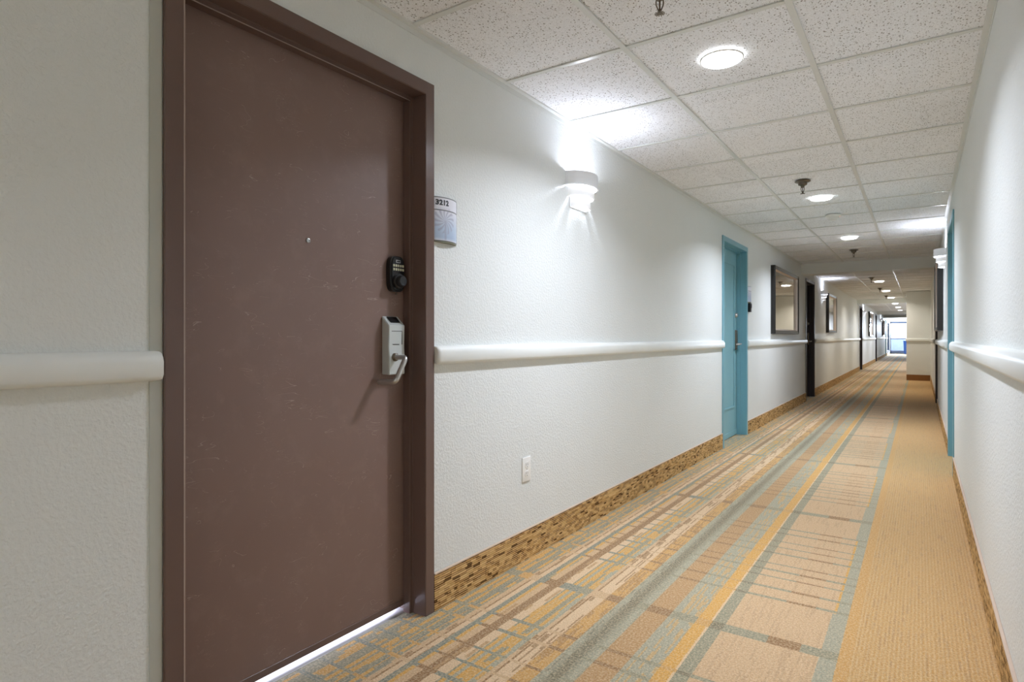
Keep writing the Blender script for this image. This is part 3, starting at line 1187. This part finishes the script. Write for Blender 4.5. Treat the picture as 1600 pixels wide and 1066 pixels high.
# ------------------------------------------------------------------ room number signs
def make_sign(loc, rz, label, number=None, w=0.139, h=0.171, sag=0.021):
    """bowed plaque; origin at its lower near corner, y runs along the wall"""
    t = thing('room_sign', label, 'sign', loc, rz)
    R_ = ((w / 2) ** 2 + sag ** 2) / (2 * sag)
    def xof(y):
        return 0.004 + math.sqrt(max(R_ * R_ - (y - w / 2) ** 2, 0)) - (R_ - sag)
    N = 18
    def arc(bm, y0, y1, z0, z1, off=0.0, th=0.002):
        f_, k_ = [], []
        for i in range(N + 1):
            y = y0 + (y1 - y0) * i / N
            x = xof(y) + off
            f_.append((bm.verts.new((x, y, z0)), bm.verts.new((x, y, z1))))
            k_.append((bm.verts.new((x - th, y, z0)), bm.verts.new((x - th, y, z1))))
        for a, b in zip(range(N), range(1, N + 1)):
            bm.faces.new((f_[a][0], f_[b][0], f_[b][1], f_[a][1]))
            bm.faces.new((k_[b][0], k_[a][0], k_[a][1], k_[b][1]))
            bm.faces.new((f_[a][1], f_[b][1], k_[b][1], k_[a][1]))
            bm.faces.new((f_[b][0], f_[a][0], k_[a][0], k_[b][0]))
        for e in (0, N):
            bm.faces.new((f_[e][0], f_[e][1], k_[e][1], k_[e][0]))
        bmesh.ops.recalc_face_normals(bm, faces=bm.faces[:])
    bm = bm_new()
    arc(bm, 0, w, 0.001, h, 0.0, 0.003)
    obj('face_plate', bm, 'sign', t, True)
    bm = bm_new()
    arc(bm, 0.003, w - 0.003, 0.004, 0.118, 0.0006, 0.001)
    obj('palm_picture', bm, 'palm', t, True)
    bm = bm_new()
    arc(bm, 0, w, 0.119, 0.1225, 0.0012, 0.001)
    arc(bm, 0, w, h - 0.002, h + 0.0015, 0.0008, 0.003)
    arc(bm, 0, w, -0.001, 0.0015, 0.0008, 0.003)
    arc(bm, w - 0.002, w + 0.001, 0, h, 0.0008, 0.003)
    obj('border', bm, 'sign_edge', t)
    # solid bowed end caps closing the plaque to the wall
    bm = bm_new()
    prof = [(0.0, 0.0)] + [(xof(w * i / N) - 0.001, w * i / N) for i in range(N + 1)] + [(0.0, w)]
    for z0, z1 in ((-0.006, -0.001),):
        lo_ = [bm.verts.new((p[0], p[1], z0)) for p in prof]
        up_ = [bm.verts.new((p[0], p[1], z1)) for p in prof]
        bm.faces.new(lo_)
        bm.faces.new(up_)
        for i in range(len(prof)):
            j = (i + 1) % len(prof)
            bm.faces.new((lo_[i], lo_[j], up_[j], up_[i]))
    bmesh.ops.recalc_face_normals(bm, faces=bm.faces[:])
    obj('end_cap', bm, 'sign_back', t)
    if number:
        y = 0.005
        for ch in number:
            cu = bpy.data.curves.new('digit', 'FONT')
            cu.body = ch
            cu.size = 0.028
            cu.extrude = 0.0004
            cu.offset = 0.0011
            tmp = bpy.data.objects.new('tmp', cu)
            COL.objects.link(tmp)
            dg = bpy.context.evaluated_depsgraph_get()
            me = bpy.data.meshes.new_from_object(tmp.evaluated_get(dg))
            bpy.data.objects.remove(tmp)
            slope = (xof(y + 0.016) - xof(y)) / 0.016
            R = Matrix(((0, 0, 1), (1, 0, 0), (0, 1, 0))).to_4x4()
            sh = Matrix.Identity(4)
            me.transform(R)
            for v in me.vertices:
                v.co.x += xof(y + v.co.y) + 0.0010
                v.co.y += y
                v.co.z += h - 0.030
            me.materials.append(M['ink'])
            o = bpy.data.objects.new('digit', me)
            COL.objects.link(o)
            o.parent = t
            y += 0.0150
        bm = bm_new()
        for i in range(9):
            for q in range(2):
                yy = 0.010 + i * 0.0075
                if (i * 7 + q * 3) % 5 != 0:
                    box(bm, xof(yy), xof(yy) + 0.0007, yy, yy + 0.002, 0.128 - q * 0.003, 0.1298 - q * 0.003)
        obj('braille', bm, 'braille', t)
    return t


make_sign((-A, 1.7785, 1.456), 0, 'bowed white room sign 3212 with a faint palm picture, beside the brown door', '3212')
make_sign((-A, 6.960, 1.463), 0, 'white room sign edge-on beside the left teal door')
t = thing('key_box', 'small black box under the room sign beside the left teal door', 'key box', (-A, 6.985, 1.352))
bm = bm_new()
box(bm, 0.0, 0.030, 0.0, 0.07, 0.0, 0.10, 0.006, 3)
obj('case', bm, 'black', t, True)
bm = bm_new()
box(bm, 0.029, 0.034, 0.012, 0.058, 0.045, 0.09, 0.003, 2)
obj('lid', bm, 'black_satin', t, True)

# ------------------------------------------------------------------ wall outlet
t = thing('wall_outlet', 'white duplex power outlet low on the left wall', 'outlet', (-A, 2.449, 0.377))
bm = bm_new()
box(bm, 0.0, 0.0065, -0.0365, 0.0365, 0.0, 0.118, 0.003, 3)
obj('cover_plate', bm, 'white_pl', t, True)
for zc in (0.038, 0.080):
    bm = bm_new()
    prof = []
    for i in range(28):
        a = 2 * PI * i / 28
        prof.append((0.017 * math.cos(a), zc + max(-0.0135, min(0.0135, 0.0172 * math.sin(a)))))
    prism_x(bm, prof, 0.005, 0.0085)
    rc = obj('receptacle', bm, 'white_pl', t)
    bm = bm_new()
    for y_, hh in ((-0.0063, 0.0045), (0.0063, 0.0036)):
        box(bm, 0.0080, 0.0087, y_ - 0.001, y_ + 0.001, zc + 0.002 - hh, zc + 0.002 + hh)
    lathe(bm, [(0, 0.0080), (0.0026, 0.0080), (0.0026, 0.0087), (0, 0.0087)], 12, 'x', (0, 0, zc - 0.0085))
    obj('slot', bm, 'ink', rc)
bm = bm_new()
lathe(bm, [(0.003, 0.006), (0.003, 0.0075), (0, 0.0078)], 12, 'x', (0, 0, 0.059))
obj('screw', bm, 'steel', t, True)

# ------------------------------------------------------------------ far glass door, side window, what stands outside
d = thing('door_9', 'blue-grey framed glass exit door at the far end of the corridor', 'door', (-0.74, Y_END, 0), 0, kind='structure')
bm = bm_new()
W2 = 0.838
for (a, b, c_, e) in ((-W2, -W2 + 0.05, 0, 2.06), (W2 - 0.08, W2, 0, 2.06), (-W2, W2, 1.93, 2.06), (-W2, W2, 0, 0.20), (-W2, W2, 0.92, 0.99)):
    box(bm, a, b, 0.02, 0.07, max(c_, 0.002), e, 0.003, 1)
obj('door_frame', bm, 'door_frame_blue', d)
bm = bm_new()
box(bm, -W2 + 0.04, W2 - 0.07, 0.04, 0.046, 0.99, 1.94)
box(bm, -W2 + 0.04, W2 - 0.07, 0.04, 0.046, 0.19, 0.93)
obj('glass_pane', bm, 'glass', d)
w_ = thing('window_1', 'tall bright side window at the far end of the left wall', 'window', (-A, 43.0, 0), 0, kind='structure')
bm = bm_new()
for (a, b, c_, e) in ((-1.6, -1.52, 0.15, 2.0), (1.52, 1.6, 0.15, 2.0), (-1.6, 1.6, 1.92, 2.0), (-1.6, 1.6, 0.15, 0.23)):
    box(bm, -0.10, 0.01, a, b, c_, e, 0.002, 1)
obj('window_frame', bm, 'door_frame_blue', w_)
bm = bm_new()
box(bm, -0.06, -0.054, -1.53, 1.53, 0.22, 1.93)
obj('glass_pane', bm, 'glass', w_)
bm = bm_new()
box(bm, -3.0, 2.5, Y_END + 3.2, Y_END + 3.35, 0.0, 0.93)
struct(obj('wall_balcony', bm, simple('parapet_paint', rgb(120, 134, 168), 0.8)), 'pale low balcony wall outside the glass door')
t = thing('waste_bin', 'blue bin standing at the far glass door', 'bin', (-0.68, Y_END - 0.35, 0))
bm = bm_new()
prism_y(bm, [(-0.15, 0.0), (0.15, 0.0), (0.18, 0.80), (-0.18, 0.80)], -0.17, 0.17)
obj('body', bm, 'blue', t)
bm = bm_new()
box(bm, -0.19, 0.19, -0.18, 0.18, 0.80, 0.85, 0.01, 2)
obj('lid', bm, 'blue', t)
